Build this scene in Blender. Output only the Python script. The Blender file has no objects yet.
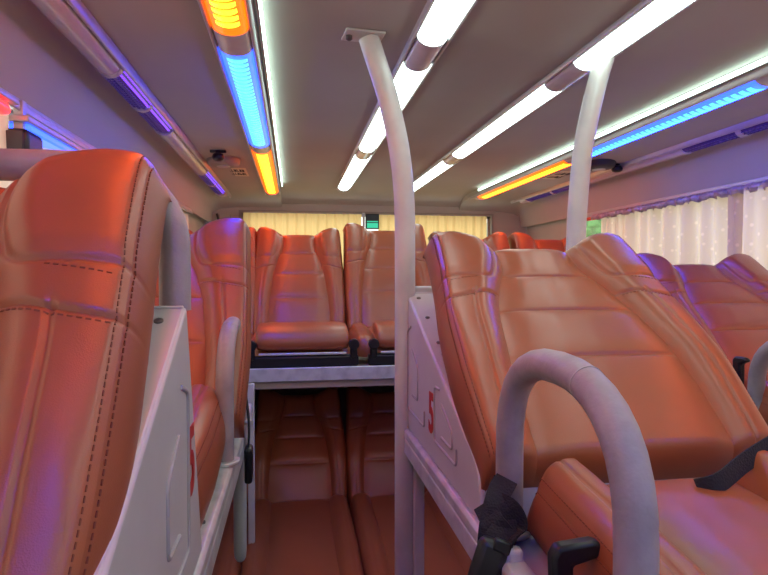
import bpy, bmesh, math, random
import numpy as np
from mathutils import Vector, Matrix, Euler
random.seed(7)
R = math.radians
PI = math.pi
sc = bpy.context.scene
COL = sc.collection
ZC = 1.35          # eye height above the bus floor
CX = 0.605         # centre line of the bus
HW = 1.20          # half of the inner width

# ------------------------------------------------------------------ materials
def new_mat(name):
    m = bpy.data.materials.new(name); m.use_nodes = True
    nt = m.node_tree
    return m, nt, nt.nodes['Principled BSDF']

def pmat(name, col, rough=.5, metal=0., spec=.5, var=0., vscale=8., bump=0., bscale=60., coat=0., vcol=None):
    m, nt, b = new_mat(name)
    b.inputs['Base Color'].default_value = (*col, 1)
    b.inputs['Roughness'].default_value = rough
    b.inputs['Metallic'].default_value = metal
    b.inputs['Specular IOR Level'].default_value = spec
    b.inputs['Coat Weight'].default_value = coat
    b.inputs['Coat Roughness'].default_value = .25
    tc = nt.nodes.new('ShaderNodeTexCoord')
    if var:
        n = nt.nodes.new('ShaderNodeTexNoise'); n.inputs['Scale'].default_value = vscale
        n.inputs['Detail'].default_value = 5
        nt.links.new(tc.outputs['Object'], n.inputs['Vector'])
        mx = nt.nodes.new('ShaderNodeMix'); mx.data_type = 'RGBA'
        c2 = vcol or tuple(c * (1 - var) for c in col)
        mx.inputs['A'].default_value = (*col, 1); mx.inputs['B'].default_value = (*c2, 1)
        rp = nt.nodes.new('ShaderNodeMapRange')
        rp.inputs['From Min'].default_value = .42; rp.inputs['From Max'].default_value = .68
        nt.links.new(n.outputs['Fac'], rp.inputs['Value'])
        nt.links.new(rp.outputs['Result'], mx.inputs['Factor'])
        nt.links.new(mx.outputs['Result'], b.inputs['Base Color'])
    if bump:
        n2 = nt.nodes.new('ShaderNodeTexVoronoi' if bscale > 250 else 'ShaderNodeTexNoise')
        n2.inputs['Scale'].default_value = bscale
        nt.links.new(tc.outputs['Object'], n2.inputs['Vector'])
        bp = nt.nodes.new('ShaderNodeBump'); bp.inputs['Strength'].default_value = bump
        bp.inputs['Distance'].default_value = .002
        nt.links.new(n2.outputs[0], bp.inputs['Height'])
        nt.links.new(bp.outputs['Normal'], b.inputs['Normal'])
    return m

def emat(name, col, strength, base=(.02, .02, .02)):
    m, nt, b = new_mat(name)
    b.inputs['Base Color'].default_value = (*base, 1)
    b.inputs['Roughness'].default_value = .3
    b.inputs['Emission Color'].default_value = (*col, 1)
    b.inputs['Emission Strength'].default_value = strength
    return m

def cloth_mat(name, col, trans, sparkle=False):
    m = bpy.data.materials.new(name); m.use_nodes = True
    nt = m.node_tree; nt.nodes.clear()
    out = nt.nodes.new('ShaderNodeOutputMaterial')
    d = nt.nodes.new('ShaderNodeBsdfDiffuse'); t = nt.nodes.new('ShaderNodeBsdfTranslucent')
    d.inputs['Color'].default_value = (*col, 1); t.inputs['Color'].default_value = (*col, 1)
    mx = nt.nodes.new('ShaderNodeMixShader'); mx.inputs[0].default_value = trans
    nt.links.new(d.outputs[0], mx.inputs[1]); nt.links.new(t.outputs[0], mx.inputs[2])
    last = mx
    tc = nt.nodes.new('ShaderNodeTexCoord')
    # woven flower spots and thread
    v = nt.nodes.new('ShaderNodeTexVoronoi'); v.inputs['Scale'].default_value = 26 if sparkle else 40
    nt.links.new(tc.outputs['Object'], v.inputs['Vector'])
    r = nt.nodes.new('ShaderNodeMapRange')
    r.inputs['From Min'].default_value = .10; r.inputs['From Max'].default_value = .24
    nt.links.new(v.outputs['Distance'], r.inputs['Value'])
    c = nt.nodes.new('ShaderNodeMix'); c.data_type = 'RGBA'
    c.inputs['A'].default_value = (*[min(1, x * 1.15 + .04) for x in col], 1) if sparkle else (*col, 1)
    c.inputs['B'].default_value = (*col, 1)
    nt.links.new(r.outputs['Result'], c.inputs['Factor'])
    nt.links.new(c.outputs['Result'], d.inputs['Color']); nt.links.new(c.outputs['Result'], t.inputs['Color'])
    nt.links.new(last.outputs[0], out.inputs['Surface'])
    return m

def glass_mat(name):
    m = bpy.data.materials.new(name); m.use_nodes = True
    nt = m.node_tree; nt.nodes.clear()
    out = nt.nodes.new('ShaderNodeOutputMaterial')
    tr = nt.nodes.new('ShaderNodeBsdfTransparent'); tr.inputs['Color'].default_value = (.90, .95, .93, 1)
    gl = nt.nodes.new('ShaderNodeBsdfGlossy'); gl.inputs['Roughness'].default_value = .03
    lw = nt.nodes.new('ShaderNodeLayerWeight'); lw.inputs['Blend'].default_value = .5
    pw = nt.nodes.new('ShaderNodeMath'); pw.operation = 'POWER'; pw.inputs[1].default_value = 5
    nt.links.new(lw.outputs['Facing'], pw.inputs[0])
    fr = nt.nodes.new('ShaderNodeMath'); fr.operation = 'MULTIPLY_ADD'; fr.inputs[1].default_value = .9; fr.inputs[2].default_value = .03
    nt.links.new(pw.outputs[0], fr.inputs[0])
    mx = nt.nodes.new('ShaderNodeMixShader')
    nt.links.new(fr.outputs[0], mx.inputs[0])
    nt.links.new(tr.outputs[0], mx.inputs[1]); nt.links.new(gl.outputs[0], mx.inputs[2])
    nt.links.new(mx.outputs[0], out.inputs['Surface'])
    return m

M = {}
M['leather'] = pmat('brown_leather', (.375, .103, .038), .36, spec=.6, var=.10, vscale=5, bump=.10, bscale=800, coat=.25)
M['leather_side'] = pmat('brown_leather_side', (.31, .083, .031), .42, spec=.5, var=.10, vscale=6, bump=.10, bscale=800)
M['thread'] = pmat('stitch_thread', (.20, .055, .025), .7)
M['vinyl'] = pmat('grey_vinyl', (.38, .33, .34), .5, var=.22, vscale=22, bump=.3, bscale=140)
M['box'] = pmat('white_painted_steel', (.58, .545, .54), .38, var=.10, vscale=6, bump=.05, bscale=90)
M['paint'] = pmat('white_pole_paint', (.66, .64, .60), .33, var=.12, vscale=12)
M['alu'] = pmat('aluminium_edge', (.74, .75, .77), .36, metal=.4, var=.25, vscale=20)
M['deck'] = pmat('deck_board', (.42, .41, .42), .45, var=.2, vscale=10)
M['ceil'] = pmat('ceiling_felt', (.44, .405, .375), .75, var=.06, vscale=3, bump=.08, bscale=200)
M['wall'] = pmat('wall_panel', (.47, .43, .39), .55, var=.08, vscale=4)
M['dark'] = pmat('dark_underside', (.05, .045, .045), .6)
M['floor'] = pmat('floor_vinyl', (.16, .13, .11), .55, var=.3, vscale=14)
M['housing'] = pmat('lamp_housing', (.55, .54, .56), .3, metal=.25, var=.1, vscale=15)
M['cover'] = pmat('frosted_cover', (.62, .58, .62), .22, spec=.6, var=.08, vscale=20)
M['black'] = pmat('black_plastic', (.012, .012, .014), .35, var=.2, vscale=30)
M['web'] = pmat('black_webbing', (.014, .014, .02), .75, bump=.5, bscale=300)
M['steel'] = pmat('screw_steel', (.16, .14, .14), .4, metal=.7)
M['red_paint'] = pmat('red_number_paint', (.45, .02, .015), .5)
M['groove'] = pmat('pressed_line', (.40, .37, .37), .5)
M['frame'] = pmat('window_frame', (.30, .27, .25), .5)
M['sticker'] = pmat('sticker_paper', (.70, .64, .48), .6)
M['ink'] = pmat('sticker_ink', (.03, .02, .015), .7)
M['glass'] = glass_mat('window_glass')
M['leaf'] = pmat('hedge_leaf', (.16, .36, .15), .6, var=.6, vscale=9)
M['curtain_cream'] = cloth_mat('cream_curtain', (.78, .55, .25), .60)
M['curtain_white'] = cloth_mat('lace_curtain', (.72, .58, .47), .50, True)
M['valance'] = pmat('curtain_valance', (.60, .46, .52), .35, var=.5, vscale=40, metal=.2)
M['red_band'] = pmat('red_band', (.55, .03, .03), .4)
M['white_e'] = emat('white_led', (.80, 1., .93), 5.2)
M['orange_e'] = emat('orange_led', (1., .078, .003), 20.)
M['orange_rim'] = emat('orange_led_rim', (1., .10, .001), 2.4)
M['blue_e'] = emat('blue_led', (.005, .030, 1.), 34.0)
M['blue_rim'] = emat('blue_led_rim', (.02, .07, 1.), 4.)
M['violet_e'] = emat('violet_led', (.20, .06, 1.), 1.6, (.03, .02, .10))
M['violet_dark'] = emat('violet_tile', (.10, .03, .6), .10, (.04, .03, .08))
M['red_e'] = emat('red_lamp', (1., .03, .03), 3.)
M['green_e'] = emat('green_sign', (.05, .9, .5), .55, (.02, .2, .12))

# ------------------------------------------------------------------ mesh helpers
class MB:
    def __init__(s): s.v = []; s.f = []; s.m = []
    def add(s, verts, faces, mi=0):
        o = len(s.v); s.v += [tuple(p) for p in verts]
        s.f += [tuple(i + o for i in f) for f in faces]; s.m += [mi] * len(faces); return s
    def box(s, a, b, mi=0):
        x0, y0, z0 = a; x1, y1, z1 = b
        return s.add([(x0,y0,z0),(x1,y0,z0),(x1,y1,z0),(x0,y1,z0),(x0,y0,z1),(x1,y0,z1),(x1,y1,z1),(x0,y1,z1)],
                     [(0,3,2,1),(4,5,6,7),(0,1,5,4),(1,2,6,5),(2,3,7,6),(3,0,4,7)], mi)
    def prism(s, poly, axis, a, b, mi=0):
        """poly in the two other axes, extruded along axis from a to b"""
        def P(p, t):
            return {'X': (t, p[0], p[1]), 'Y': (p[0], t, p[1]), 'Z': (p[0], p[1], t)}[axis]
        n = len(poly)
        vs = [P(p, a) for p in poly] + [P(p, b) for p in poly]
        fs = [(i, (i+1) % n, n+(i+1) % n, n+i) for i in range(n)] + [tuple(range(n))[::-1], tuple(range(n, 2*n))]
        return s.add(vs, fs, mi)
    def tube(s, path, r, n=14, mi=0, caps=True, sx=1., flat=None):
        pts = [Vector(p) for p in path]; k = len(pts)
        t0 = (pts[1]-pts[0]).normalized()
        up = Vector((0,0,1)) if abs(t0.z) < .9 else Vector((0,1,0))
        if flat: up = Vector(flat)
        nrm = (up - t0*up.dot(t0)).normalized()
        vs = []; 
        for i in range(k):
            t = (pts[min(i+1,k-1)]-pts[max(i-1,0)]).normalized()
            nrm = (nrm - t*nrm.dot(t)).normalized(); bi = t.cross(nrm)
            rr = r[i] if isinstance(r, (list, tuple)) else r
            for j in range(n):
                a = 2*PI*j/n
                vs.append(pts[i] + nrm*math.cos(a)*rr + bi*math.sin(a)*rr*sx)
        fs = [(i*n+j, i*n+(j+1) % n, (i+1)*n+(j+1) % n, (i+1)*n+j) for i in range(k-1) for j in range(n)]
        if caps: fs += [tuple(range(n))[::-1], tuple((k-1)*n+j for j in range(n))]
        return s.add(vs, fs, mi)
    def ribbon(s, path, w, t, side, mi=0):
        """flat strap of width w (along side vectors) and thickness t"""
        pts = [Vector(p) for p in path]; k = len(pts); vs = []
        for i in range(k):
            tg = (pts[min(i+1,k-1)]-pts[max(i-1,0)]).normalized()
            sd = Vector(side[i] if isinstance(side, list) else side); sd = (sd - tg*sd.dot(tg)).normalized(); nn = tg.cross(sd)
            for a, b in ((-1,-1),(1,-1),(1,1),(-1,1)): vs.append(pts[i]+sd*a*w/2+nn*b*t/2)
        fs = [(i*4+j, i*4+(j+1) % 4, (i+1)*4+(j+1) % 4, (i+1)*4+j) for i in range(k-1) for j in range(4)]
        fs += [(3,2,1,0), tuple((k-1)*4+j for j in range(4))]
        return s.add(vs, fs, mi)
    def cyl(s, c, axis, r, h, n=20, mi=0):
        a = Vector(axis).normalized(); c = Vector(c)
        return s.tube([c, c+a*h], r, n, mi)
    def build(s, name, mats, parent=None, smooth=False, bevel=0., seg=2, loc=None, rot=None, fix=True):
        me = bpy.data.meshes.new(name); me.from_pydata(s.v, [], s.f)
        mats = mats if isinstance(mats, (list, tuple)) else [mats]
        for m in mats: me.materials.append(m)
        for p, mi in zip(me.polygons, s.m): p.material_index = mi
        if fix:
            bm = bmesh.new(); bm.from_mesh(me); bmesh.ops.recalc_face_normals(bm, faces=bm.faces); bm.to_mesh(me); bm.free()
        if smooth: me.shade_smooth()
        o = bpy.data.objects.new(name, me); COL.objects.link(o)
        if bevel:
            b = o.modifiers.new('bevel', 'BEVEL'); b.width = bevel; b.segments = seg; b.limit_method = 'ANGLE'; b.angle_limit = R(40)
            me.shade_smooth()
            try: me.set_sharp_from_angle(angle=R(50))
            except Exception: pass
        elif smooth:
            try: me.set_sharp_from_angle(angle=R(48))
            except Exception: pass
        if parent: o.parent = parent
        if loc: o.location = loc
        if rot: o.rotation_euler = rot
        return o

def tag(o, label=None, cat=None, group=None, kind=None):
    if label: o['label'] = label
    if cat: o['category'] = cat
    if group: o['group'] = group
    if kind: o['kind'] = kind
    return o
def thing(name, loc, label, cat, group=None, rz=0.):
    o = bpy.data.objects.new(name, None); COL.objects.link(o); o.location = loc; o.rotation_euler = (0, 0, rz)
    o.empty_display_size = .05
    return tag(o, label, cat, group)
def copy_tree(o, parent=None):
    c = o.copy(); COL.objects.link(c)
    if parent: c.parent = parent
    for ch in o.children: copy_tree(ch, c)
    return c
def struct(o): o['kind'] = 'structure'; return o
def arc(c, r, a0, a1, n, f):
    return [f(c[0]+r*math.cos(a0+(a1-a0)*i/n), c[1]+r*math.sin(a0+(a1-a0)*i/n)) for i in range(n+1)]

# ------------------------------------------------------------------ upholstered pads
def curve(xs, ys):
    gx = np.linspace(-.25, 1.25, 601); gy = np.interp(gx, xs, ys)
    k = np.exp(-np.linspace(-2, 2, 61)**2); k /= k.sum()
    gp = np.pad(gy, 30, mode='edge'); gy = np.convolve(gp, k, 'valid')
    return lambda v: np.interp(v, gx, gy)
def sstep(a, b, x):
    t = np.clip((x-a)/(b-a), 0, 1); return t*t*(3-2*t)

class Pad:
    """x across, y along the length, z out of the padded face"""
    def __init__(s, L, W, ub, wid, hc, rise, he, top, seams, split=None, padseam=None, mid=None, r0=.05, r1=.07, dv=0., pillow=.006, seed=0):
        s.__dict__.update(L=L, W=W, ub=ub, wid=wid, hc=hc, rise=rise, he=he, top=top, seams=seams, split=split,
                          padseam=padseam, mid=mid, r0=r0, r1=r1, dv=dv, pillow=pillow, seed=seed)
    def ends(s, v):
        e = np.ones_like(v)
        t = np.clip((v-(1-s.r1))/s.r1, 0, 1); e = e*np.sqrt(np.maximum(0, 1-t**2.4))
        t = np.clip((s.r0-v)/s.r0, 0, 1); e = e*np.sqrt(np.maximum(0, 1-t**2.2))
        return e
    def pt(s, side, q, v):
        """side 0: q in -1..1 over the centre panel; side -1/1: q 0..1 over the bolster, 1..2 down the gusset"""
        q = np.asarray(q, float); v = np.asarray(v, float)
        hw = s.W/2
        vb = v
        if side:
            hat = np.exp(-((v-(s.split or .6))/.16)**2)
            vb = v + s.dv*np.sin(np.clip(q, 0, 1)*PI/2)*hat
        w = s.wid(vb); ub = s.ub(vb)*w
        e = s.ends(vb)
        if side == 0:
            x = q*ub*hw
            n = s.hc(vb) + 0*q
            ss = [0] + list(s.seams) + [1.0]
            for a, b in zip(ss[:-1], ss[1:]):
                t = np.clip((vb-a)/(b-a), 0, 1)
                n = n + np.where((vb >= a) & (vb < b), s.pillow*(1-(2*t-1)**4), 0)*(1-q**4)
            for a in s.seams: n = n - .0035*np.exp(-((vb-a)*s.L/.003)**2)*(1-q**8)
            n = n - .006*np.abs(q)**6
            n = n + .0005*np.sin(9*q+14*vb+s.seed)*np.sin(21*vb-5*q)*(1-q**4)
        else:
            qb = np.clip(q, 0, 1)
            x = side*(ub+(w-ub)*qb)*hw
            base = s.hc(vb)-.006
            ed = s.he(vb)
            prof = np.sin(np.clip(qb/.40, 0, 1)*PI/2)**.9
            n = base + s.rise(vb)*prof
            d = np.clip((qb-.40)/.60, 0, 1)
            n = n + (ed-(base+s.rise(vb)))*np.where(qb > .40, 1-np.sqrt(np.maximum(0, 1-.96*d**2.6)), 0)/.8
            width = (w-ub)*hw
            if s.padseam is not None:
                lo, qi, rad = s.padseam
                py = (vb-lo)*s.L - rad; px = (qb-qi)*width - rad
                sd = np.where((px < 0) & (py < 0), rad-np.hypot(px, py), np.minimum(px+rad, py+rad))
                n = n - .0045*np.exp(-(sd/.0032)**2) + .004*sstep(.0, .03, sd)
            if s.mid is not None:
                sp = s.split or 1.
                n = n - .004*np.exp(-((qb-s.mid)*width/.0026)**2)*sstep(sp+.005, sp-.03, vb)
            n = n - .004*np.exp(-((qb-1)*width/.004)**2)
            if s.split: n = n - .0045*np.exp(-((v-s.split)*s.L/.0035)**2)*np.clip(qb*8, 0, 1)
            n = n + .0008*np.sin(7*qb+11*vb+s.seed*2)*np.sin(17*vb+s.seed)*np.clip(qb*4, 0, 1)*np.clip((1-qb)*6, 0, 1)
            g = np.clip(q-1, 0, 1)
            n = n*(1-g)
            x = x + side*.010*np.sin(g*PI)**.8
        n = n*e
        sx = np.abs(x)/hw
        y = vb*s.L + s.top(sx)*sstep(.55, 1., vb)
        # rounded plan corners at the foot of the pad
        return np.stack(np.broadcast_arrays(x, y, n), -1)
    def rows(s, n):
        a = np.linspace(0, PI/2, 7)
        v = np.concatenate([s.r0*(1-np.cos(a)), np.linspace(s.r0, 1-s.r1, n)[1:], (1-s.r1)+s.r1*np.sin(a)[1:]])
        if s.split:
            i = int(np.argmin(abs(v-s.split))); v[i] = s.split; s.isplit = i
        for q in s.seams:
            i = int(np.argmin(abs(v-q))); v[i] = q
        return v
    def sheet(s, side, q, v):
        Q, V = np.meshgrid(q, v); return s.pt(side, Q, V)
def grid_mesh(name, G, mat, parent, flip=False):
    nr, nc = G.shape[:2]
    vs = G.reshape(-1, 3)
    i = np.arange(nr-1)[:, None]*nc + np.arange(nc-1)[None, :]
    f = np.stack([i, i+1, i+nc+1, i+nc], -1).reshape(-1, 4)
    if flip: f = f[:, ::-1]
    me = bpy.data.meshes.new(name); me.from_pydata(vs.tolist(), [], f.tolist()); me.materials.append(mat); me.shade_smooth()
    o = bpy.data.objects.new(name, me); COL.objects.link(o); o.parent = parent
    return o
def build_pad(p, root, name, nrows, nb, nc, names, stitch=True, loc=(0,0,0), rot=(0,0,0)):
    v = p.rows(nrows)
    qb = np.linspace(0, 1, nb); qc = np.linspace(-1, 1, nc); qg = np.linspace(1, 2, 9)
    # shell: gussets and back as one mesh
    gl = p.sheet(-1, qg, v)[:, ::-1]; gr = p.sheet(1, qg, v)
    bl = gl[:, :1]; br = gr[:, -1:]
    mb = MB()
    def addg(G, flip):
        nr, ncc = G.shape[:2]
        fs = [(r*ncc+c, r*ncc+c+1, (r+1)*ncc+c+1, (r+1)*ncc+c) for r in range(nr-1) for c in range(ncc-1)]
        if flip: fs = [f[::-1] for f in fs]
        mb.add(G.reshape(-1, 3).tolist(), fs)
    addg(gl, False); addg(gr, False)
    back = np.concatenate([br*(1-t)+bl*t for t in np.linspace(0, 1, 12)], 1)
    # back follows the top outline
    hw = p.W/2; back[..., 1] = v[:, None]*p.L + p.top(np.abs(back[..., 0])/hw)*sstep(.55, 1., v)[:, None]
    addg(back, False)
    shell = mb.build(name, M['leather_side'], root, smooth=True, loc=loc, rot=rot, fix=False)
    grid_mesh(names[0], p.sheet(0, qc, v), M['leather'], shell)
    for sd in (-1, 1):
        G = p.sheet(sd, qb, v)
        if sd < 0: G = G[:, ::-1]
        if p.split:
            grid_mesh(names[1], G[:p.isplit+1], M['leather'], shell)
            grid_mesh(names[2], G[p.isplit:], M['leather'], shell)
        else:
            grid_mesh(names[1], G, M['leather'], shell)
    if stitch:
        def run(side, qs, vs):
            sb = MB()
            P = p.pt(side, np.asarray(qs), np.asarray(vs))
            dq = p.pt(side, np.asarray(qs)+.02, np.asarray(vs)) - P
            d = np.linalg.norm(np.diff(P, axis=0), axis=1); cum = np.concatenate([[0], np.cumsum(d)])
            for t in np.arange(.004, cum[-1]-.006, .0075):
                a = Vector([np.interp(t, cum, P[:, k]) for k in range(3)]); b = Vector([np.interp(t+.0046, cum, P[:, k]) for k in range(3)])
                u = Vector([np.interp(t, cum, dq[:, k]) for k in range(3)]); tg = (b-a).normalized()
                u = (u-tg*u.dot(tg)).normalized(); nn = tg.cross(u)
                if nn.z < 0 and side == 0: nn = -nn
                hwid = .0006
                vs_ = [a-u*hwid-nn*.0008, a+u*hwid-nn*.0008, a+u*hwid+nn*.0008, a-u*hwid+nn*.0008]
                ve = [b-u*hwid-nn*.0008, b+u*hwid-nn*.0008, b+u*hwid+nn*.0008, b-u*hwid+nn*.0008]
                sb.add(vs_+ve, [(0,1,2,3),(7,6,5,4),(0,4,5,1),(1,5,6,2),(2,6,7,3),(3,7,4,0)])
            sb.build('stitching', M['thread'], shell)
        vv = np.linspace(.03, 1-p.r1*.45, 160)
        for sd in (-1, 1):
            run(sd, np.full(160, .955), vv); run(sd, np.full(160, 1.045), vv)
            if p.split:
                qq = np.linspace(.05, .95, 60); run(sd, qq, np.full(60, p.split-.012))
            if p.padseam:
                lo, qi, rad = p.padseam
                qq = np.linspace(qi+.25, .95, 50); run(sd, qq, np.full(50, lo+.010))
    return shell

def lin(*p):
    a = [x for x, y in p]; b = [y for x, y in p]; return curve(a, b)
def const(c): return lambda v: np.full_like(np.asarray(v, float), c)

def back_pad(L, W, seed=0, tw=1.):
    k = L/.69
    K = lambda *p: lin(*[(a, b*k) for a, b in p])
    return Pad(L, W,
        ub=lin((0,.70),(.2,.67),(.4,.62),(.55,.57),(.68,.49),(.8,.385),(.9,.365),(1,.41),(1.2,.46)),
        wid=lin((-.2,.95),(0,.96),(.3,1.0),(.5,.985),(.65,1-.055*tw),(.80,1-.085*tw),(.9,1-.10*tw),(1,1-.115*tw),(1.2,1-.14*tw)),
        hc=K((0,.085),(.2,.100),(.35,.106),(.6,.094),(.8,.086),(1,.082)),
        rise=K((0,.014),(.3,.026),(.6,.030),(.72,.036),(.85,.042),(1,.034)),
        he=K((0,.088),(.3,.106),(.6,.106),(.75,.106),(.9,.104),(1,.094)),
        top=lambda s: -.036*sstep(.78, .34, s) - .032*np.clip((s-.86)/.14, 0, 1)**2.2,
        seams=[.33,.54,.75], split=.625, padseam=(.685,.16,.03), mid=.5, r0=.05, r1=.085, dv=-.04, seed=seed)
def cush_pad(L, W, seed=3, h=.11, rs=1.):
    return Pad(L, W,
        ub=lin((0,.60),(.5,.58),(1,.62)), wid=lin((-.2,.96),(0,.97),(.5,1.0),(.9,.985),(1,.96)),
        hc=const(h), rise=lin((0,.030*rs),(.4,.028*rs),(.8,.020*rs),(1,.012)), he=const(h-.012+.02*(rs-1)),
        top=lambda s: -.03*np.clip((s-.7)/.3, 0, 1)**2, seams=[], mid=.62, r0=.06, r1=.13, pillow=.008, seed=seed)

def make_seat(tilt, clen=.52, W=.46, L=.69, hi=False, seed=0, hinge_h=.02, cushion=True, ctilt=4, ch=.105, cw=None, tw=1., cz=.015):
    root = thing('recliner_chair', (0,0,0), 'x', 'seat')
    nr, nb, nc = (210, 40, 60) if hi else (96, 20, 26)
    build_pad(back_pad(L, W, seed, tw), root, 'backrest', nr, nb, nc, ['centre_panel','side_bolster','head_wing'], hi,
              loc=(0, 0, hinge_h), rot=(R(tilt),0,0))
    if cushion:
        build_pad(cush_pad(clen, cw or W, 3, ch, 1.7 if hi else 1.), root, 'seat_cushion', 120 if hi else 50, 30 if hi else 14, 30 if hi else 16,
                  ['cushion_panel','cushion_bolster'], hi, loc=(0, -.06, cz), rot=(R(-ctilt),0,PI))
    return root
def set_tilt(root, tilt):
    for c in root.children:
        if c.name.startswith('backrest'): c.rotation_euler = (R(tilt),0,0)
def put(root, x, y, z, label, group=None):
    root.location = (x, y, z+ZC); tag(root, label, 'seat', group); return root

near = make_seat(51, W=.505, L=.61, clen=.46, hi=True, cw=.44, tw=.55)
g_ = 'upper berth seats along the aisles'
put(near, -.392, .375, -.395, 'brown leather berth seat nearest the camera on the left, glowing red under the orange lamp', g_)
left2 = copy_tree(near); set_tilt(left2, 53)
put(left2, -.362, 1.33, -.39, 'pinkish lit berth seat on the left, just past the nearest red seat', g_)
centre = make_seat(38, W=.51, L=.635, clen=.46, hi=True, seed=1, cw=.40, ch=.082, cz=-.018)
put(centre, .545, .87, -.372, 'large brown leather berth seat behind the big bare hoop armrest, in the middle row', g_)
right = copy_tree(centre)
put(right, 1.42, 1.47, -.395, 'brown berth seat beside the lace curtains on the far right', g_)

rear = make_seat(62, clen=.38, W=.475, L=.69, ch=.08, tw=.6)
rl = ['brown rear berth seat tucked in the left corner, mostly hidden by the pink lit seat',
      'brown rear berth seat on the upper deck behind the whole folded leg rest',
      'brown rear berth seat half hidden behind the left white pole',
      'rear berth seat behind the large middle seat, only its top showing',
      'rear berth seat in the right corner beside the end of the side window']
for i, xx in enumerate((-.425, .032, .515, 1.015, 1.505)):
    o = rear if i == 0 else copy_tree(rear)
    put(o, xx, 3.02, -.395 + (.03 if i == 2 else -.012 if i > 2 else 0), rl[i], 'upper berth seats across the rear')
low = make_seat(58, clen=.86, W=.485, L=.66)
ll = ['dark brown lower berth seat under the rear deck, left one in the aisle gap',
      'dark brown lower berth seat under the rear deck, directly behind the left pole',
      'dark brown lower berth seat under the rear deck, right of the left pole',
      'dark brown lower berth seat in the corner below the left deck']
for i, xx in enumerate((.032, .525, 1.018, -.46)):
    o = low if i == 0 else copy_tree(low)
    put(o, xx, 3.0, -1.25, ll[i], 'lower berth seats at the rear')

# ------------------------------------------------------------------ folded leg rests on the rear deck
def leg_rest(x, label):
    t = thing('folded_leg_rest', (x, 2.56, ZC-.409), label, 'leg rest', 'folded leg rests')
    mb = MB(); mb.box((-.245,-.025,.0), (.245,.022,.052)); mb.build('base_tray', M['black'], t, bevel=.010, seg=3)
    # upholstered slab with a rolled front edge, folded back over the cushion
    prof = [(.21,.188),(.12,.186),(.04,.176),(-.005,.158),(-.026,.128),(-.028,.095),(-.016,.074),(.012,.070),(.024,.10),(.036,.124),(.21,.132)]
    pad = MB(); xs = np.linspace(-.205, .205, 25)
    vs = []; n = len(prof)
    for xv in xs:
        k = 1-.10*abs(xv/.205)**8
        for (y, z) in prof: vs.append((xv*(1+.10*max(0, (.06-y))), .07+(y-.07)*k, .13+(z-.13)*k))
    fs = [(i*n+j, i*n+(j+1) % n, (i+1)*n+(j+1) % n, (i+1)*n+j) for i in range(24) for j in range(n)]
    fs += [tuple(range(n)), tuple(24*n+j for j in range(n))[::-1]]
    pad.add(vs, fs)
    o = pad.build('leg_pad', M['leather'], t, smooth=True)
    s = o.modifiers.new('sub', 'SUBSURF'); s.levels = 2; s.render_levels = 2
    for sd in (-1, 1):
        h = MB(); h.box((sd*.222-.016, -.036, .035), (sd*.222+.016, -.010, .120)); h.build('hinge_bracket', M['black'], t, bevel=.008)
        h = MB(); h.cyl((sd*.222, -.044, .100), (0,1,0), .024, .03); h.build('hinge_disc', M['black'], t, bevel=.003)
    b = MB(); b.box((-.19,-.032,.056), (.19,-.022,.066)); b.build('steel_bar', M['alu'], t, bevel=.002)
leg_rest(.042, 'brown folded leg rest on a black tray in front of the left rear seat')
leg_rest(.575, 'brown folded leg rest partly hidden behind the left pole')

# ------------------------------------------------------------------ decks
def deck(x0, x1, y0, y1, z, label, edges, name='berth_deck', th=.065):
    t = thing(name, ((x0+x1)/2, y0, z+ZC), label, 'deck')
    mb = MB(); c = (x0+x1)/2
    mb.box((x0-c+.004, .004, -th+.006), (x1-c-.004, y1-y0, -.002)); mb.build('deck_board', M['deck'], t, bevel=.003)
    for e in edges:
        r = MB()
        if e == 'R': xe, s = x1-c, 1
        if e == 'L': xe, s = x0-c, -1
        if e in 'LR':
            r.prism([(xe-s*.03,.0),(xe-s*.03,.004),(xe-s*.002,.004),(xe+s*.004,-.002),(xe+s*.004,-.018),(xe+s*.001,-.020),(xe+s*.004,-.023),(xe+s*.004,-th),(xe-s*.012,-th),(xe-s*.012,-.006),(xe-s*.03,-.002)], 'Y', 0, y1-y0)
            r.build('edge_rail', M['alu'], t, bevel=.0015)
            bl = MB()
            for yy in np.arange(.15, y1-y0, .34): bl.cyl((xe-s*.016, yy, .003), (0,0,1), .005, .004, 12)
            bl.build('rail_rivets', M['steel'], t)
        if e == 'F':
            r.box((x0-c, -.004, -th), (x1-c, .010, .004)); r.build('edge_rail', M['alu'], t, bevel=.003)
            b = MB(); b.box((x0-c, .02, -th-.035), (x1-c, .05, -th)); b.build('bearer', M['wall'], t, bevel=.002)
    return t
deck(-.63, -.126, -1.6, 1.78, -.395, 'grey berth deck with aluminium edge under the left seats', 'R', th=.058)
deck(.281, .925, -1.6, 1.50, -.395, 'grey berth deck with aluminium edge under the large middle seat', 'LR', th=.058)
deck(1.24, 1.84, -1.6, 2.40, -.395, 'grey berth deck below the seat beside the lace curtains', 'L', th=.058)
deck(-.63, 1.84, 2.52, 4.36, -.410, 'wide grey rear deck with pale aluminium front edge carrying the rear seats', 'F', th=.055)
deck(-.63, 1.84, 1.9, 4.36, -1.262, 'low deck near the floor under the dark lower berth seats', 'F', th=.06)

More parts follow.
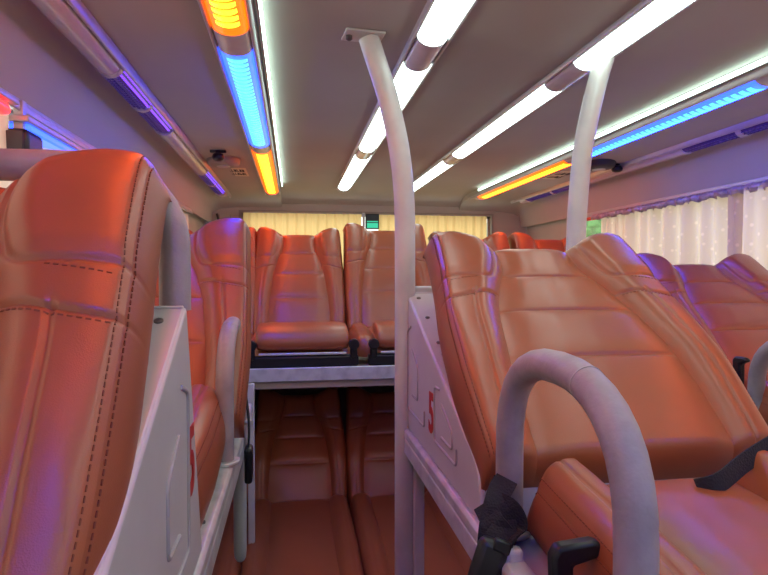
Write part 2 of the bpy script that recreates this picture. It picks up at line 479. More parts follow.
# ------------------------------------------------------------------ foot boxes with the number 5
def five(sgn):
    cu = bpy.data.curves.new('five', 'FONT'); cu.body = '5'; cu.size = .135; cu.extrude = .0008; cu.offset = .0035
    o = bpy.data.objects.new('five', cu); COL.objects.link(o)
    dg = bpy.context.evaluated_depsgraph_get(); me = bpy.data.meshes.new_from_object(o.evaluated_get(dg))
    bpy.data.objects.remove(o)
    # text plane XY -> upright on a face whose normal is sgn*X
    for v in me.vertices:
        x, y, z = v.co
        x *= .78
        v.co = (sgn*(z+.0006), sgn*x, y)
    me.materials.clear(); me.materials.append(M['red_paint'])
    return me
def foot_box(x, y, z, sgn, label, at=(-.02,.395), bt=(-.67,.112), ft=0.):
    """outer face looks along sgn*X; y at the far (high) end; z deck top"""
    t = thing('foot_box', (x, y, z+ZC), label, 'foot box', 'foot boxes marked 5'); t.scale = (.87, .87, .87)
    # outline in (Y,Z), measured from the far foot
    far = .0
    poly = [(ft,0),at,bt,(bt[0]-.03,bt[1]-.027),(-.715,.03),(-.715,0)]
    mb = MB(); mb.prism(poly, 'X', 0, -sgn*.012); mb.build('side_panel', M['box'], t, bevel=.007, seg=3)
    # sloping flange over the top edge
    d = Vector((-.65, -.283)).normalized(); nn = Vector((d[1], -d[0])) * -1
    a = Vector(at); b = Vector(bt); th = .004
    nn = Vector((-d[1], d[0]));  nn = nn if nn[1] > 0 else -nn
    top = [a, b, b+nn*th, a+nn*th]
    mb = MB(); mb.prism([tuple(p-nn*.003) for p in top], 'X', -sgn*.004, -sgn*.50); mb.build('sloping_top', M['box'], t, bevel=.003)
    mb = MB(); mb.prism([(ft,0),(ft-.01,0),(at[0]-.01,at[1]),at], 'X', -sgn*.004, -sgn*.5); mb.build('end_panel', M['box'], t, bevel=.002)
    mb = MB(); mb.prism([(-.70,.088),(-.712,.03),(-.712,.0),(-.70,.0)], 'X', -sgn*.012, -sgn*.50); mb.build('front_panel', M['box'], t, bevel=.002)
    for k in (.06,.23,.42,.50,.66):
        p = a+(b-a)*k
        s = MB(); ctr = Vector((-sgn*.030, p[0], p[1])); N = Vector((0, nn[0], nn[1]))
        s.tube([ctr, ctr+N*.003, ctr+N*.005], [.0065,.0062,.003], 14); s.build('screw', M['steel'], t, smooth=True)
    # pressed relief lines
    def relief(pts):
        m_ = MB(); m_.tube([(sgn*.0005, p[0], p[1]) for p in pts], .0032, 8); return m_.build('pressed_ridge', M['groove'], t, smooth=True)
    def rnd(pts, r=.014, n=5):
        out = [pts[0]]
        for i in range(1, len(pts)-1):
            p0, p1, p2 = Vector(pts[i-1]), Vector(pts[i]), Vector(pts[i+1])
            u = (p0-p1).normalized()*r; w = (p2-p1).normalized()*r
            for k in range(n+1):
                s_ = k/n; out.append(tuple((p1+u)*(1-s_)**2+p1*2*s_*(1-s_)+(p1+w)*s_**2))
        return out+[pts[-1]]
    relief(rnd([(-.10,.30),(-.055,.285),(-.055,.06),(-.27,.06),(-.27,.10)]))
    relief(rnd([(-.12,.24),(-.19,.20),(-.19,.11),(-.12,.11)]))
    relief(rnd([(-.42,.185),(-.375,.185),(-.375,.055),(-.56,.055),(-.56,.09)]))
    relief(rnd([(-.44,.155),(-.53,.115),(-.53,.08),(-.44,.08)]))
    o = bpy.data.objects.new('number', five(sgn)); COL.objects.link(o); o.parent = t
    o.location = (sgn*.0004, (-.315 if sgn < 0 else -.055) , .068 if sgn < 0 else .135)
    o['label'] = 'red painted number 5'
    return t
foot_box(.287, 1.475, -.391, -1, 'white steel foot box with a red 5 beneath the large middle seat')
foot_box(-.128, .775, -.391, 1, 'white steel foot box with a red 5 beside the nearest red seat', (-.048,.405), (-.66,.08), .075)

# ------------------------------------------------------------------ hoops and rails
def hoop(x, y0, y1, zt, zb0, zb1, r, label, name='hoop_armrest', group='vinyl covered hoop armrests', rad=.14):
    """arch in the Y-Z plane, y0 near leg, y1 far leg"""
    t = thing(name, (x, (y0+y1)/2, ZC+min(zb0, zb1)), label, 'armrest', group)
    o0 = Vector((x, (y0+y1)/2, min(zb0, zb1)))
    P = [(y0, zb0)]
    n = 18
    ym = (y0+y1)/2; hw = (y1-y0)/2
    for i in range(n+1):
        a = PI - PI*i/n
        ca, sa = math.cos(a), math.sin(a)
        e = 2/2.5
        P.append((ym+hw*math.copysign(abs(ca)**e, ca), zt-rad+rad*abs(sa)**e))
    P.append((y1, zb1))
    # fill in long legs
    path = []
    for (a, b) in zip(P[:-1], P[1:]):
        k = 6 if math.dist(a, b) > .08 else 1
        for q in range(k): path.append((a[0]+(b[0]-a[0])*q/k, a[1]+(b[1]-a[1])*q/k))
    path.append(P[-1])
    mb = MB(); mb.tube([Vector((x, p[0], p[1]))-o0 for p in path], r, 20); mb.build('padded_tube', M['vinyl'], t, smooth=True)
    s = MB()   # glued seam of the vinyl sleeve
    for q in (4+n//2, ):
        c = Vector((x, path[q][0], path[q][1]))-o0; d = Vector((x, path[q+1][0], path[q+1][1]))-o0
        s.tube([c, c+(d-c).normalized()*.002], r+.0008, 20)
    s.build('sleeve_joint', M['groove'], t, smooth=True)
    for (yy, zz) in ((y0, zb0), (y1, zb1)):
        f = MB(); f.cyl(Vector((x, yy, zz))-o0, (0,0,1), r+.012, .008, 20); f.build('foot_flange', M['alu'], t, bevel=.002)
    return t
hoop(.322, .50, .825, -.115, -.391, -.391, .0205, 'large grey vinyl hoop armrest in front of the large middle seat', rad=.15)
hoop(-.140, 1.22, 1.55, -.118, -.391, -.391, .0185, 'grey hoop armrest beside the pink lit seat on the left')
hoop(1.225, 1.03, 1.365, -.165, -.391, -.391, .0205, 'grey hoop armrest at the right edge, before the seat by the lace curtains')
# grab rail arching behind the nearest left seat
t = thing('grab_rail', (-.147, .75, ZC-.05), 'mauve grey padded rail arching behind the nearest red seat', 'rail')
pth = [(-.145,-.045),(-.145,.0),(-.145,.03)]+[(-.145-.10+.10*math.cos(a), .035+.095*math.sin(a)) for a in np.linspace(.1, PI/2, 8)]+[(-.30,.130),(-.40,.129),(-.52,.125),(-.63,.12)]
o0 = Vector((-.147,.75,-.05)); mb = MB(); mb.tube([Vector((p[0], .75, p[1]))-o0 for p in pth], .019, 20); mb.build('padded_tube', M['vinyl'], t, smooth=True)

# ------------------------------------------------------------------ poles and posts
def pole(path, label, br, brot, pw=.05):
    t = thing('support_pole', (path[0][0], path[0][1], ZC+path[0][2]), label, 'pole', 'curved white support poles')
    o0 = Vector(path[0])
    # Catmull-Rom through the points
    pts = [Vector(p)-o0 for p in path]; ext = [pts[0]*2-pts[1]]+pts+[pts[-1]*2-pts[-2]]; out = []
    for i in range(1, len(ext)-2):
        for k in range(10):
            u = k/10; a, b, c, d = ext[i-1:i+3]
            out.append(.5*((2*b)+(c-a)*u+(2*a-5*b+4*c-d)*u*u+(3*b-a-3*c+d)*u**3))
    out.append(pts[-1])
    mb = MB(); mb.tube(out, .0265, 20, sx=.85, flat=(1,0,0)); mb.build('pole_tube', M['paint'], t, smooth=True)
    p = Vector(br)-o0
    b = MB(); b.box((-pw,-.035,-.003), (pw,.035,.003)); b.build('ceiling_plate', M['paint'], t, bevel=.002, loc=tuple(p), rot=(0,0,brot))
    for s in (-1, 1):
        k = MB(); k.tube([(0,0,-.012),(0,0,-.009),(0,0,0)], [.004,.008,.008], 12); q_ = pw-.014
        k.build('plate_bolt', M['steel'], t, smooth=True, loc=tuple(p+Vector((q_*s*math.cos(brot), q_*s*math.sin(brot), -.003))))
    f = MB(); f.cyl((0,0,0), (0,0,1), .045, .01); f.build('floor_flange', M['paint'], t, bevel=.003)
    return t, o0
t, o0 = pole([(.283,1.45,-1.35),(.283,1.45,-.9),(.283,1.45,-.3),(.283,1.45,.02),(.281,1.45,.189),(.268,1.45,.315),(.240,1.45,.44),(.208,1.45,.538),(.190,1.45,.592)],
     'white pole on the left of the middle seat, curving up to a ceiling plate', (.176,1.45,.596), .1)
b = MB(); b.box((.0,-.018,.0), (.30,.018,.028)); b.build('side_bracket', M['paint'], t, bevel=.006, seg=3, loc=tuple(Vector((.283,1.485,-.060))-o0))
pole([(.760,1.47,-1.35),(.760,1.47,-.9),(.760,1.47,-.1),(.760,1.47,.10),(.766,1.47,.21),(.778,1.47,.336),(.800,1.47,.445),(.824,1.47,.54),(.840,1.47,.59)],
     'white pole behind the right shoulder of the large middle seat, ending at the lamp strip', (.838,1.47,.594), 0, .035)
def post(x, y, z0, z1, w, label, name='deck_post'):
    mb = MB(); mb.box((-w/2,-w/2,0), (w/2,w/2,z1-z0)); o = mb.build(name, M['paint'], None, bevel=.004, loc=(x,y,ZC+z0))
    return tag(o, label, 'post')
post(-.178, 2.50, -1.35, -.465, .028, 'slim white post under the front edge of the rear deck at the left')
post(.316, 1.44, -1.35, -.455, .028, 'slim white post under the middle berth deck beside the left pole')
mb = MB(); mb.tube([(0,0,.0),(0,0,.003),(0,0,.012),(0,0,.03),(0,0,.36)], [.005,.010,.015,.017,.017], 18)
tag(mb.build('hanging_handle', M['paint'], None, smooth=True, loc=(-.141, 1.56, ZC-.765)), 'white round ended tube hanging below the left deck edge', 'handle')

# ------------------------------------------------------------------ seat belts and levers
def belt(x, y, z, label): return thing('seat_belt', (x, y, z+ZC), label, 'seat belt', 'black seat belts')
def strap(w, pts, side, wd=.042):
    pts = [Vector(p) for p in pts]; ext = [pts[0]*2-pts[1]]+pts+[pts[-1]*2-pts[-2]]; out = []
    for i in range(1, len(ext)-2):
        for k in range(6):
            u = k/6; a, b, c, d = ext[i-1:i+3]
            out.append(.5*((2*b)+(c-a)*u+(2*a-5*b+4*c-d)*u*u+(3*b-a-3*c+d)*u**3))
    out.append(pts[-1]); w.ribbon(out, wd, .0035, side)
t = belt(.300, .815, -.385, 'black seat belt bunched at the foot of the large hoop armrest'); t.scale = (.9, .9, .9)
for pts, sd in (([(.02,.02,.085),(.0,-.01,.078),(-.018,-.03,.05),(-.028,-.04,.015),(-.034,-.05,-.03)], (.9,-.4,.1)),
                ([(.012,-.01,.092),(-.012,-.03,.065),(-.004,-.045,.035),(-.026,-.055,.010),(-.030,-.05,-.02)], (.85,-.5,-.3)),
                ([(-.015,-.02,.060),(.004,-.045,.055),(.012,-.05,.030),(-.010,-.06,.008),(-.02,-.05,-.012)], (.6,-.3,.6)),
                ([(-.03,-.015,.055),(-.022,-.04,.035),(-.006,-.05,.012),(-.03,-.055,-.008)], (.8,-.3,.5))):
    w = MB(); strap(w, pts, sd, .036); w.build('webbing', M['web'], t, smooth=True)
b = MB(); b.box((-.024,-.014,-.048), (.024,.014,.048)); b.build('buckle', M['black'], t, bevel=.012, seg=3, loc=(-.046,-.075,-.022), rot=(R(-12),R(20),R(-14)))
b = MB(); b.box((-.014,-.006,-.010), (.014,.006,.010)); b.build('buckle_button', M['black'], t, bevel=.004, loc=(-.023,-.081,.016), rot=(R(-12),R(20),R(-14)))
b = MB(); b.box((-.013,-.012,-.014), (.013,.012,.014)); b.build('plastic_cap', M['cover'], t, bevel=.006, loc=(-.002,-.075,-.004))

t = belt(.70, .80, -.285, 'black seat belt strap lying across the right end of the large middle seat')
w = MB(); strap(w, [(-.125,-.055,-.024),(-.10,-.068,-.012),(-.04,-.045,.006),(.02,-.028,.024),(.08,-.02,.042),(.13,-.03,.05),(.16,-.07,.02)], (-.3,.25,.9), .026); w.build('webbing', M['web'], t, smooth=True)
b = MB(); b.box((-.012,-.02,-.03), (.012,.02,.03)); b.build('buckle', M['black'], t, bevel=.006, loc=(.20,-.13,.0), rot=(R(30),0,0))

t = belt(-.130, 1.50, -.35, 'black seat belt hanging over the left deck edge beside the hoop')
w = MB(); strap(w, [(-.02,.03,.11),(.004,.02,.05),(.014,.01,.0),(.018,.0,-.05),(.016,-.01,-.10)], (0,1,0), .036); w.build('webbing', M['web'], t, smooth=True)
b = MB(); b.box((-.010,-.026,-.045), (.010,.026,.045)); b.build('buckle', M['black'], t, bevel=.008, seg=3, loc=(.018,-.015,-.13))
b = MB(); b.box((-.012,-.036,-.022), (.012,.036,.022)); b.build('retractor', M['black'], t, bevel=.005, loc=(-.002,.0,.06))

t = thing('recline_lever', (.304,.62,ZC-.398), 'black plastic recline lever on the deck beside the large middle seat cushion', 'lever')
b = MB(); b.prism([(-.010,0),(-.013,.074),(-.006,.086),(.038,.090),(.052,.085),(.052,.072),(.036,.068),(.013,.062),(.014,0)], 'X', -.010, .010)
b.build('lever_arm', M['black'], t, bevel=.005, seg=3, rot=(0,0,R(-90)))
b = MB(); b.box((-.02,-.02,0), (.02,.02,.010)); b.build('lever_base', M['black'], t, bevel=.003)
t = thing('recline_lever', (1.235,1.44,ZC-.391), 'small black lever behind the hoop at the right edge', 'lever')
b = MB(); b.prism([(.012,0),(.014,.15),(.006,.16),(-.03,.16),(-.036,.15),(-.014,.14),(-.012,0)], 'X', -.010, .010); b.build('lever_arm', M['black'], t, bevel=.005)

# ------------------------------------------------------------------ lamp strips
Y0 = -1.6
def halfround(mb, x, w, h, z, y0, y1, mi=0, n=12, closed=True):
    """lens hanging below z, half elliptic section"""
    prof = [(x+w/2*math.cos(PI+PI*i/n), z+h*math.sin(PI+PI*i/n)) for i in range(n+1)]
    mb.prism(prof, 'Y', y0, y1, mi)
def strip_housing(t, w, z, y0, y1, lip=.012):
    mb = MB(); mb.prism([(-w/2,.02),(-w/2,-.004),(-w/2+.004,-lip),(-w/2+.010,-lip),(-w/2+.013,-.002),(w/2-.013,-.002),(w/2-.010,-lip),(w/2-.004,-lip),(w/2,-.004),(w/2,.02)], 'Y', y0, y1)
    mb.build('housing', M['housing'], t, bevel=.0012)
def white_strip(x, z, segs, label):
    t = thing('lamp_strip', (x, 0, ZC+z), label, 'lamp', 'white lamp strips')
    strip_housing(t, .105, 0, Y0, 4.03)
    prev = Y0
    for (a, b) in segs:
        m = MB(); halfround(m, 0, .076, .026, -.003, a, b); m.build('lit_lens', M['white_e'], t, smooth=True)
        if a-prev > .01:
            m = MB(); halfround(m, 0, .078, .027, -.003, prev, a); m.build('joint_cover', M['cover'], t, smooth=True)
        prev = b
    m = MB(); halfround(m, 0, .088, .032, -.002, prev, prev+.06); m.build('end_cap', M['cover'], t, bevel=.004)
    return t
white_strip(.346, .598, [(Y0+.1,-.3),(-.12,1.42),(1.60,2.70),(2.87,3.95)], 'white lamp strip crossed by the curved left pole')
white_strip(.812, .598, [(Y0+.1,-.2),(-.02,1.52),(1.71,2.76),(2.94,3.95)], 'white lamp strip met by the right pole')
def colour_lens(t, nm, m_rim, m_bar, a, b):
    m = MB(); halfround(m, 0, .080, .022, -.002, a, b, 0)
    y = a+.03
    while y < b-.045:
        n = 10; w, h = .070, .0252
        prof = [(w/2*math.cos(PI+PI*i/n), -.002+h*math.sin(PI+PI*i/n)) for i in range(n+1)]
        m.prism(prof, 'Y', y, y+.019, 1); y += .031
    return m.build(nm, [m_rim, m_bar], t, smooth=True)
def colour_strip(x, z, label):
    t = thing('coloured_lamp_strip', (x, 0, ZC+z), label, 'lamp', 'coloured lamp strips')
    strip_housing(t, .108, 0, Y0, 4.12)
    for (a, b, k) in ((-1.0,.10,'b'),(.24,1.36,'o'),(1.48,2.54,'b'),(2.66,4.0,'o')):
        colour_lens(t, 'blue_lens' if k == 'b' else 'orange_lens', M['blue_rim' if k == 'b' else 'orange_rim'], M['blue_e' if k == 'b' else 'orange_e'], a, b)
    for (a, b) in ((Y0,-1.0),(.10,.24),(1.36,1.48),(2.54,2.66)):
        m = MB(); halfround(m, 0, .084, .023, -.002, a, b); m.build('joint_cover', M['cover'], t, smooth=True)
    m = MB(); halfround(m, 0, .09, .028, -.002, 4.0, 4.06); m.build('end_cap', M['cover'], t, bevel=.004)
colour_strip(-.138, .564, 'blue and orange lamp strip on the ceiling above the left aisle')
colour_strip(CX*2+.138, .564, 'blue and orange lamp strip on the ceiling above the right seats')
def side_strip(x, z, roll, label):
    t = thing('side_lamp_strip', (x, 0, ZC+z), label, 'lamp', 'mauve side lamp strips'); t.rotation_euler = (0, roll, 0)
    strip_housing(t, .098, 0, Y0, 4.2)
    for (a, b) in ((Y0,.2),(.75,1.62),(2.28,3.15)):
        m = MB(); halfround(m, 0, .070, .032, -.002, a, b); m.build('tube_cover', M['cover'], t, smooth=True)
    for (a, b) in ((.2,.75),(1.62,2.28),(3.15,3.95)):
        m = MB(); halfround(m, 0, .066, .026, -.002, a, b, 0)
        yy = a+.02; 
        while yy < b-.03:
            for q in range(7):
                an = PI+PI*(q+.5)/7; cx_, cz_ = .0335*math.cos(an), -.002+.0268*math.sin(an)
                m.box((cx_-.0035, yy, cz_-.0025), (cx_+.0035, yy+.012, cz_+.0015), 1 if q > 4 else 0)
            yy += .018
        m.build('led_panel', [M['violet_dark'], M['violet_e']], t)
    for yy in (.75, 1.62, 1.95, 2.28, 3.15, 3.55):
        m = MB(); halfround(m, 0, .074, .034, -.002, yy-.012, yy+.012); m.build('clip', M['cover'], t, smooth=True)
    m = MB(); halfround(m, 0, .080, .036, -.002, 3.95, 4.06); m.build('end_cap', M['cover'], t, bevel=.004)
side_strip(-.475, .553, R(8), 'mauve tube lamp strip with violet tiles, high on the left side of the ceiling')
side_strip(CX*2+.475, .553, R(-8), 'mauve tube lamp strip with violet tiles, high above the lace curtains')

M['cove_e'] = emat('cove_led', (.70, 1., .86), 7.)
for sgn, lb in ((-1, 'slim pale green cove lamp along the ceiling step inside the left coloured strip'), (1, 'slim pale green cove lamp along the ceiling step inside the right coloured strip')):
    t = thing('cove_lamp', (CX+sgn*.678, 0, ZC+.585), lb, 'lamp', 'cove lamps')
    m = MB(); m.box((-.003, Y0, -.008), (.003, 3.9, .008)); m.build('channel', M['housing'], t, bevel=.001, loc=(sgn*.001,0,0))
    m = MB(); m.box((-.003, Y0+.02, -.006), (.003, 3.88, .006)); m.build('lit_lens', M['cove_e'], t, bevel=.001, loc=(-sgn*.005,0,0))
# ------------------------------------------------------------------ ceiling fittings
def reading_lamp(x, y, z, label, nx, ny, bm):
    t = thing('reading_lamp', (x, y, ZC+z), label, 'lamp', 'ceiling reading lamps')
    m = MB(); n = 32
    rings = [(1.0,.0),(1.0,-.014),(.95,-.026),(.80,-.034),(.55,-.037)]
    vs = [(.080*k*math.cos(2*PI*i/n), .085*k*math.sin(2*PI*i/n), zz) for (k, zz) in rings for i in range(n)]
    fs = [(r*n+i, r*n+(i+1) % n, (r+1)*n+(i+1) % n, (r+1)*n+i) for r in range(4) for i in range(n)]+[tuple(4*n+i for i in range(n))]
    m.add(vs, fs); m.build('lamp_body', M[bm], t, smooth=True)
    m = MB(); m.tube([(0,0,-.036),(0,0,-.039)], .036, 20, sx=.9); m.build('lamp_lens', M['housing'], t, smooth=True)
    k = MB(); k.tube([(nx,ny,0),(nx,ny,-.014),(nx,ny,-.018),(nx,ny,-.034),(nx,ny,-.044),(nx,ny,-.048)], [.012,.013,.024,.028,.022,.012], 18)
    k.build('air_nozzle', M['black'], t, smooth=True)
    k = MB(); k.box((nx-.036, ny-.010, -.012), (nx+.036, ny+.010, .0)); k.build('nozzle_tab', M['black'], t, bevel=.003)
reading_lamp(-.335, 2.93, .564, 'grey oval reading lamp with a black air nozzle on the left ceiling', .0, -.20, 'frame')
reading_lamp(CX*2+.315, 2.72, .564, 'dark oval reading lamp with a black air nozzle right of the right pole', .10, .0, 'dark')
def sticker(x, y, z, label):
    t = thing('warning_sticker', (x, y, ZC+z), label, 'sticker', 'ceiling stickers')
    m = MB(); m.box((-.052,-.13,-.0015), (.052,.13,0)); m.build('paper', M['sticker'], t)
    rnd = random.Random(3)
    for row in (.052, -.052):
        xx = -.042; k = MB()
        while xx < .036:
            wd = rnd.uniform(.008, .013)
            k.box((xx, row-.036, -.0024), (xx+.004, row+.036, -.0015)); k.box((xx+.003, row+rnd.choice((-.03,0,.022)), -.0024), (xx+wd, row+.034, -.0015))
            xx += wd+.003
        k.build('printed_line', M['ink'], t)
sticker(-.300, 3.30, .5655, 'small pale sticker with dark print behind the left reading lamp')
sticker(CX*2+.30, 3.12, .5655, 'small pale sticker with dark print beside the right orange lamp')

# ------------------------------------------------------------------ the shell
def shell_profile():
    h = [(0,.600),(.40,.600),(.668,.600),(.684,.597),(.688,.572),(.70,.566),(.90,.566),(1.05,.556),(1.13,.545),(1.165,.52),(1.185,.46),(1.195,.37)]
    return [(CX-d, z) for d, z in h[::-1]]+[(CX+d, z) for d, z in h[1:]]
pr = shell_profile(); n = len(pr); ys = [-3.2, -1., 0, 1, 2, 3, 3.9, 4.15, 4.28, 4.36, 4.42]
drop = [0]*7+[.004,.02,.06,.13]
vs = []; 
for y, d in zip(ys, drop):
    for (x, z) in pr:
        vs.append((x, y, ZC+(z if z < .5 else min(z, .5+(z-.5)*(1-d*2.)) - d*.5)))
N1 = len(vs)
for y, d in zip(ys, drop):
    for (x, z) in pr:
        vs.append((CX+(x-CX)*1.03, y, ZC+z+.05))
fs = [(i*n+j, i*n+j+1, (i+1)*n+j+1, (i+1)*n+j) for i in range(len(ys)-1) for j in range(n-1)]
fs += [tuple(N1+k for k in f[::-1]) for f in fs]
mb = MB(); mb.add(vs, fs); o = mb.build('ceiling', M['ceil'], smooth=True); struct(o)
mb = MB(); mb.box((CX-1.33,-3.3,-.08), (CX+1.33,4.6,0)); struct(mb.build('floor', M['floor']))
WB = -.22     # window sill height
def side_wall(sgn, name, wend):
    mb = MB(); a, b = CX+sgn*1.245, CX+sgn*1.295
    lo, hi = min(a,b), max(a,b)
    mb.box((lo,-3.2,0), (hi,4.5,ZC+WB)); mb.box((lo,-3.2,ZC+.37), (hi,4.5,ZC+.66)); mb.box((lo,wend,ZC+WB), (hi,4.5,ZC+.37))
    mb.box((lo,-3.2,ZC+WB), (hi,-2.6,ZC+.37))
    struct(mb.build(name, M['wall']))
side_wall(-1, 'wall_left', 3.40); side_wall(1, 'wall_right', 3.62)
mb = MB()
RY = 4.40
mb.box((CX-1.29,RY,0), (CX+1.29,RY+.06,ZC-.05)); mb.box((CX-1.29,RY,ZC+.462), (CX+1.29,RY+.06,ZC+.62))
mb.box((CX-1.29,RY,ZC-.05), (CX-.985,RY+.06,ZC+.462)); mb.box((CX+.95,RY,ZC-.05), (CX+1.29,RY+.06,ZC+.462))
struct(mb.build('wall_rear', M['wall']))
mb = MB(); mb.box((CX-1.29,-3.26,0), (CX+1.29,-3.2,1.25)); mb.box((CX-1.29,-3.26,1.45), (CX+1.29,-3.2,ZC+.66)); mb.box((CX-1.29,-3.26,1.25), (CX-.9,-3.2,1.45)); mb.box((CX+.9,-3.26,1.25), (CX+1.29,-3.2,1.45))
struct(mb.build('front_daylight_block', M['wall']))  # unseen front end, added with a narrow slot to keep daylight out
def window(name, a, b, axis):
    t = bpy.data.objects.new(name, None); COL.objects.link(t); struct(t)
    (x0,y0,z0),(x1,y1,z1) = a, b
    g = MB(); g.box(a, b); g.build('pane', M['glass'], t)
    f = MB(); w = .022
    if axis == 'Y':   # runs along Y
        for yy in (y0, (y0*2+y1)/3, (y0+2*y1)/3, y1): f.box((x0-.006, yy-w, z0), (x1+.006, yy+w, z1))
        f.box((x0-.006,y0,z0), (x1+.006,y1,z0+w)); f.box((x0-.006,y0,z1-w), (x1+.006,y1,z1))
    else:
        for xx in (x0, x1): f.box((xx-w, y0-.006, z0), (xx+w, y1+.006, z1))
        f.box((x0,y0-.006,z0), (x1,y1+.006,z0+w)); f.box((x0,y0-.006,z1-w), (x1,y1+.006,z1))
    f.build('window_frame', M['frame'], t)
window('window_1', (CX+1.272,-2.6,ZC+WB), (CX+1.278,3.62,ZC+.37), 'Y')
window('window_2', (CX-1.278,-2.6,ZC+WB), (CX-1.272,3.40,ZC+.37), 'Y')
window('window_3', (CX-.985,RY+.03,ZC-.05), (CX+.95,RY+.036,ZC+.462), 'X')
# trims: dark reveal round the rear window, panel joints, pelmet edges
mb = MB()
mb.box((CX-1.0,RY-.012,ZC+.455), (CX+.965,RY+.002,ZC+.475)); mb.box((CX-1.0,RY-.012,ZC-.05), (CX-.982,RY+.002,ZC+.46)); mb.box((CX+.948,RY-.012,ZC-.05), (CX+.965,RY+.002,ZC+.46))
struct(mb.build('trim_1', M['frame'], bevel=.003))
for k, sgn in ((2,-1),(3,1)):
    mb = MB(); x = CX+sgn*1.188
    mb.box((x-.012,-3.0,ZC+.352), (x+.012,3.45,ZC+.372)); mb.box((x-sgn*.012-.004,-3.0,ZC+.345), (x-sgn*.012+.004,3.45,ZC+.362))
    struct(mb.build('trim_%d' % k, M['housing'], bevel=.003))
mb = MB()
for x in (CX-1.06, CX-1.14): mb.box((x-.003, RY-.006, ZC-.05), (x+.003, RY+.002, ZC+.44))
mb.box((CX-1.2, RY-.006, ZC+.30), (CX-1.06, RY+.002, ZC+.305))
struct(mb.build('trim_4', M['frame']))
mb = MB(); mb.tube([(CX-1.15,RY-.05,ZC+.44),(CX-1.13,RY-.02,ZC+.34),(CX-1.10,RY-.01,ZC+.30),(CX-1.02,RY-.012,ZC+.29)], .008, 8)
tag(mb.build('cable', M['dark'], smooth=True), 'thin dark cable in the rear left corner beside the cream curtain', 'cable')

# ------------------------------------------------------------------ curtains
def curtain(axis, c, a, b, z0, z1, mat, label, group, wl=.085, amp=.018, seed=0, tie=0., flare=0.):
    rnd = random.Random(seed); nx = max(40, int((b-a)/.008)); nz = 26
    ph = [rnd.uniform(0, 6) for _ in range(4)]
    mb = MB(); vs = []
    for j in range(nz+1):
        t = j/nz; z = z1+(z0-z1)*t
        for i in range(nx+1):
            s = i/nx; u = a+(b-a)*s
            ua = u + tie*(t**1.3)*(1-s) + flare*t*math.sin(s*5+ph[3])*.3
            d = amp*(.55+.55*t)*(math.sin(2*PI*u/wl+ph[0]+.8*math.sin(2*PI*u/(wl*3.1)+ph[1]))) + amp*.35*math.sin(2*PI*u/(wl*.43)+ph[2]+t)
            vs.append((c+d, ua, z) if axis == 'Y' else (ua, c+d, z))
    fs = [(j*(nx+1)+i, j*(nx+1)+i+1, (j+1)*(nx+1)+i+1, (j+1)*(nx+1)+i) for j in range(nz) for i in range(nx)]
    mb.add(vs, fs); o = mb.build('curtain', mat, None, smooth=False); o.data.shade_smooth()
    return tag(o, label, 'curtain', group)
yr = RY-.035
curtain('X', yr, CX-.965, CX-.09, ZC-.02, ZC+.452, M['curtain_cream'], 'cream pleated curtain across the left of the rear window', 'rear window curtains', wl=.075, amp=.010, seed=1)
curtain('X', yr, CX+.04, CX+.90, ZC-.02, ZC+.452, M['curtain_cream'], 'cream pleated curtain across the right of the rear window, past the green sign', 'rear window curtains', wl=.075, amp=.010, seed=2)
xr = CX+1.19
curtain('Y', xr, 2.93, 3.16, ZC-.2, ZC+.335, M['curtain_white'], 'narrow bunched lace curtain beside the uncovered bit of side window', 'lace side curtains', wl=.085, amp=.026, seed=5)
curtain('Y', xr-.005, 2.05, 2.92, ZC-.2, ZC+.335, M['curtain_white'], 'wide lace curtain with flower spots over the right side window', 'lace side curtains', wl=.15, amp=.034, seed=6)
curtain('Y', xr-.035, 1.15, 2.12, ZC-.2, ZC+.335, M['curtain_white'], 'lace curtain panel drawn over its neighbour at the right edge', 'lace side curtains', wl=.19, amp=.034, seed=9, tie=-.0, flare=.0)
curtain('Y', CX-1.20, -1.2, 1.20, ZC-.2, ZC+.335, M['curtain_white'], 'pale curtain over the left window behind the mauve rail', 'lace side curtains', wl=.13, amp=.02, seed=8)
curtain('Y', CX-1.20, 1.26, 3.38, ZC-.2, ZC+.335, M['curtain_white'], 'added pale curtain shutting daylight out of the left window beyond the blue bar', 'lace side curtains', wl=.13, amp=.02, seed=11)  # added to close the bare left window against daylight
curtain('Y', CX-1.20, -2.6, -1.22, ZC-.2, ZC+.335, M['curtain_white'], 'added pale curtain out of view, blocking daylight at the front end of the left window', 'lace side curtains', wl=.13, amp=.02, seed=12)  # unseen, added to hold back daylight from behind the camera
curtain('Y', xr-.005, -2.6, 1.13, ZC-.2, ZC+.335, M['curtain_white'], 'added long lace curtain out of view, blocking daylight at the front of the right window', 'lace side curtains', wl=.13, amp=.02, seed=13)  # unseen curtain added so less daylight floods in from the right
mb = MB(); rnd = random.Random(4)
nn_ = 330; vs = []
for i in range(nn_+1):
    y = -1.2+4.37*i/nn_; w = .012*math.sin(y*75)+.006*math.sin(y*190)
    vs += [(xr-.042+w*.4, y, ZC+.352), (xr-.052+w, y, ZC+.338), (xr-.046+w, y, ZC+.318+.006*math.sin(y*120))]
fs = [(i*3+k, i*3+k+1, i*3+k+4, i*3+k+3) for i in range(nn_) for k in range(2)]
mb.add(vs, fs); o = mb.build('curtain_valance', M['valance'], None, smooth=True); s = o.modifiers.new('thick','SOLIDIFY'); s.thickness = .002
tag(o, 'gathered shiny mauve valance along the top of the lace curtains', 'valance')
mb = MB(); mb.box((CX+1.176,3.22,ZC+.326), (CX+1.198,3.42,ZC+.352)); tag(mb.build('marker_strip', M['red_band'], bevel=.003), 'red strip above the uncovered bit of right side window', 'strip')

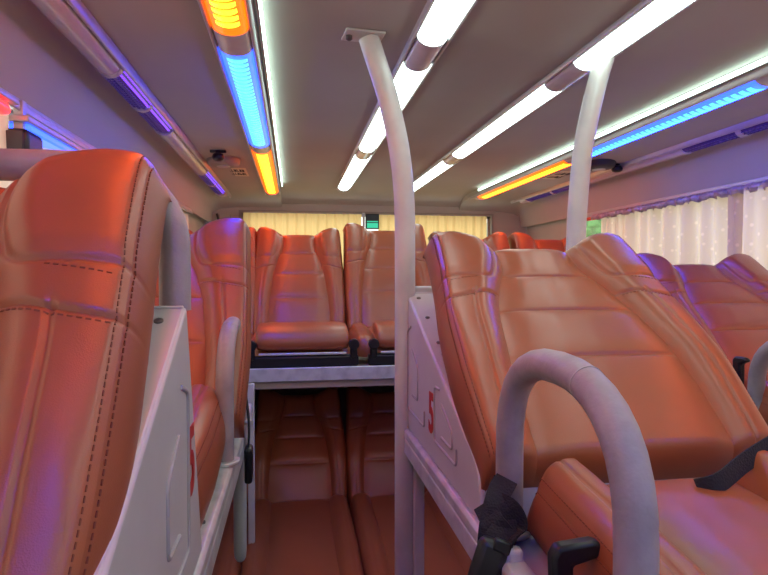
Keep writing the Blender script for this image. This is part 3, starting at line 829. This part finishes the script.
# green sign hung at the rear window
t = thing('exit_sign', (CX-.01, RY-.05, ZC+.34), 'small black box with a green glowing sign between the cream rear curtains', 'sign')
m = MB(); m.box((-.052,-.02,.0), (.052,.02,.115)); m.build('sign_case', M['black'], t, bevel=.006)
m = MB(); m.box((-.042,-.0225,.008), (.042,-.019,.045)); m.box((-.042,-.0225,.052), (.042,-.019,.060)); m.build('lit_panel', M['green_e'], t)
m = MB(); m.box((-.075,-.006,.01), (-.056,.006,.125)); m.build('curtain_clip', M['cover'], t, bevel=.003)

# ------------------------------------------------------------------ left window fittings and reflected blue strip
t = thing('blue_reflection_bar', (-.575, 1.34, ZC+.30), 'blue glowing bar standing in for a lamp strip reflected in the left window, above the mauve rail', 'lamp')  # glowing bar imitates the reflection of a lamp strip in the glass
m = MB(); m.box((-.028,-.02,.020), (.028,.62,.034)); m.build('bar_top', M['housing'], t, bevel=.003)
m = MB(); m.box((-.022,0,.004), (.022,.60,.020)); m.build('blue_lens', M['blue_rim'], t, bevel=.004)
t = thing('speaker', (-.572, 1.34, ZC+.268), 'small black speaker hanging beside the blue glowing bar on the left', 'speaker')
m = MB(); m.box((-.03,-.04,-.02), (.03,.045,.035)); m.build('speaker_case', M['black'], t, bevel=.012, seg=3)
m = MB(); m.box((-.024,-.044,-.013), (.024,-.039,.028)); m.build('speaker_grille', M['dark'], t, bevel=.003)
m = MB(); m.box((-.01,-.01,.03), (.01,.01,.10)); m.build('speaker_bracket', M['housing'], t, bevel=.002)
t = thing('red_lamp', (-.573, 1.235, ZC+.332), 'small red glowing lamp at the left edge under the window trim', 'lamp')
m = MB(); m.box((-.02,-.09,.014), (.02,.06,.024)); m.build('lamp_base', M['housing'], t, bevel=.002)
m = MB(); m.tube([(0,-.08,0),(0,-.07,0),(0,.03,0),(0,.045,0),(0,.05,0)], [.004,.014,.014,.010,.003], 14); m.build('red_lens', M['red_e'], t, smooth=True)

# ------------------------------------------------------------------ outside greenery
def hedge(x, y, r, label):
    bm = bmesh.new(); bmesh.ops.create_icosphere(bm, subdivisions=5, radius=r)
    rnd = random.Random(2)
    for v in bm.verts:
        d = v.co.normalized(); k = 1+.13*math.sin(9*d.x+3*d.z)*math.sin(8*d.y)+.07*math.sin(31*d.x)*math.sin(29*d.z+17*d.y)+rnd.uniform(-.05,.05)
        v.co = v.co*k; v.co.z = max(v.co.z*1.0, -r*.95)
    me = bpy.data.meshes.new('shrub'); bm.to_mesh(me); bm.free(); me.materials.append(M['leaf'])
    o = bpy.data.objects.new('shrub', me); COL.objects.link(o); o.location = (x, y, r*.95-.3)
    return tag(o, label, 'shrub')
hedge(5.2, 8.2, 2.2, 'green shrub outside seen through the uncovered bit of right window')

# ------------------------------------------------------------------ light from outside
w = bpy.data.worlds.new('world'); sc.world = w; w.use_nodes = True
bg = w.node_tree.nodes['Background']; bg.inputs['Color'].default_value = (1., .96, .90, 1); bg.inputs['Strength'].default_value = 2.6

# ------------------------------------------------------------------ camera
cd = bpy.data.cameras.new('camera'); cam = bpy.data.objects.new('camera', cd); COL.objects.link(cam)
cd.sensor_width = 36; cd.lens = 36*577/768; cd.clip_start = .02
cam.location = (0, 0, ZC)
cam.rotation_euler = (PI/2-math.atan(13.5/577), 0, -math.atan(91/577))
sc.camera = cam
sc.view_settings.view_transform = 'Standard'; sc.view_settings.look = 'None'
sc.view_settings.gamma = 1; sc.view_settings.use_curve_mapping = False
sc.view_settings.exposure = .25
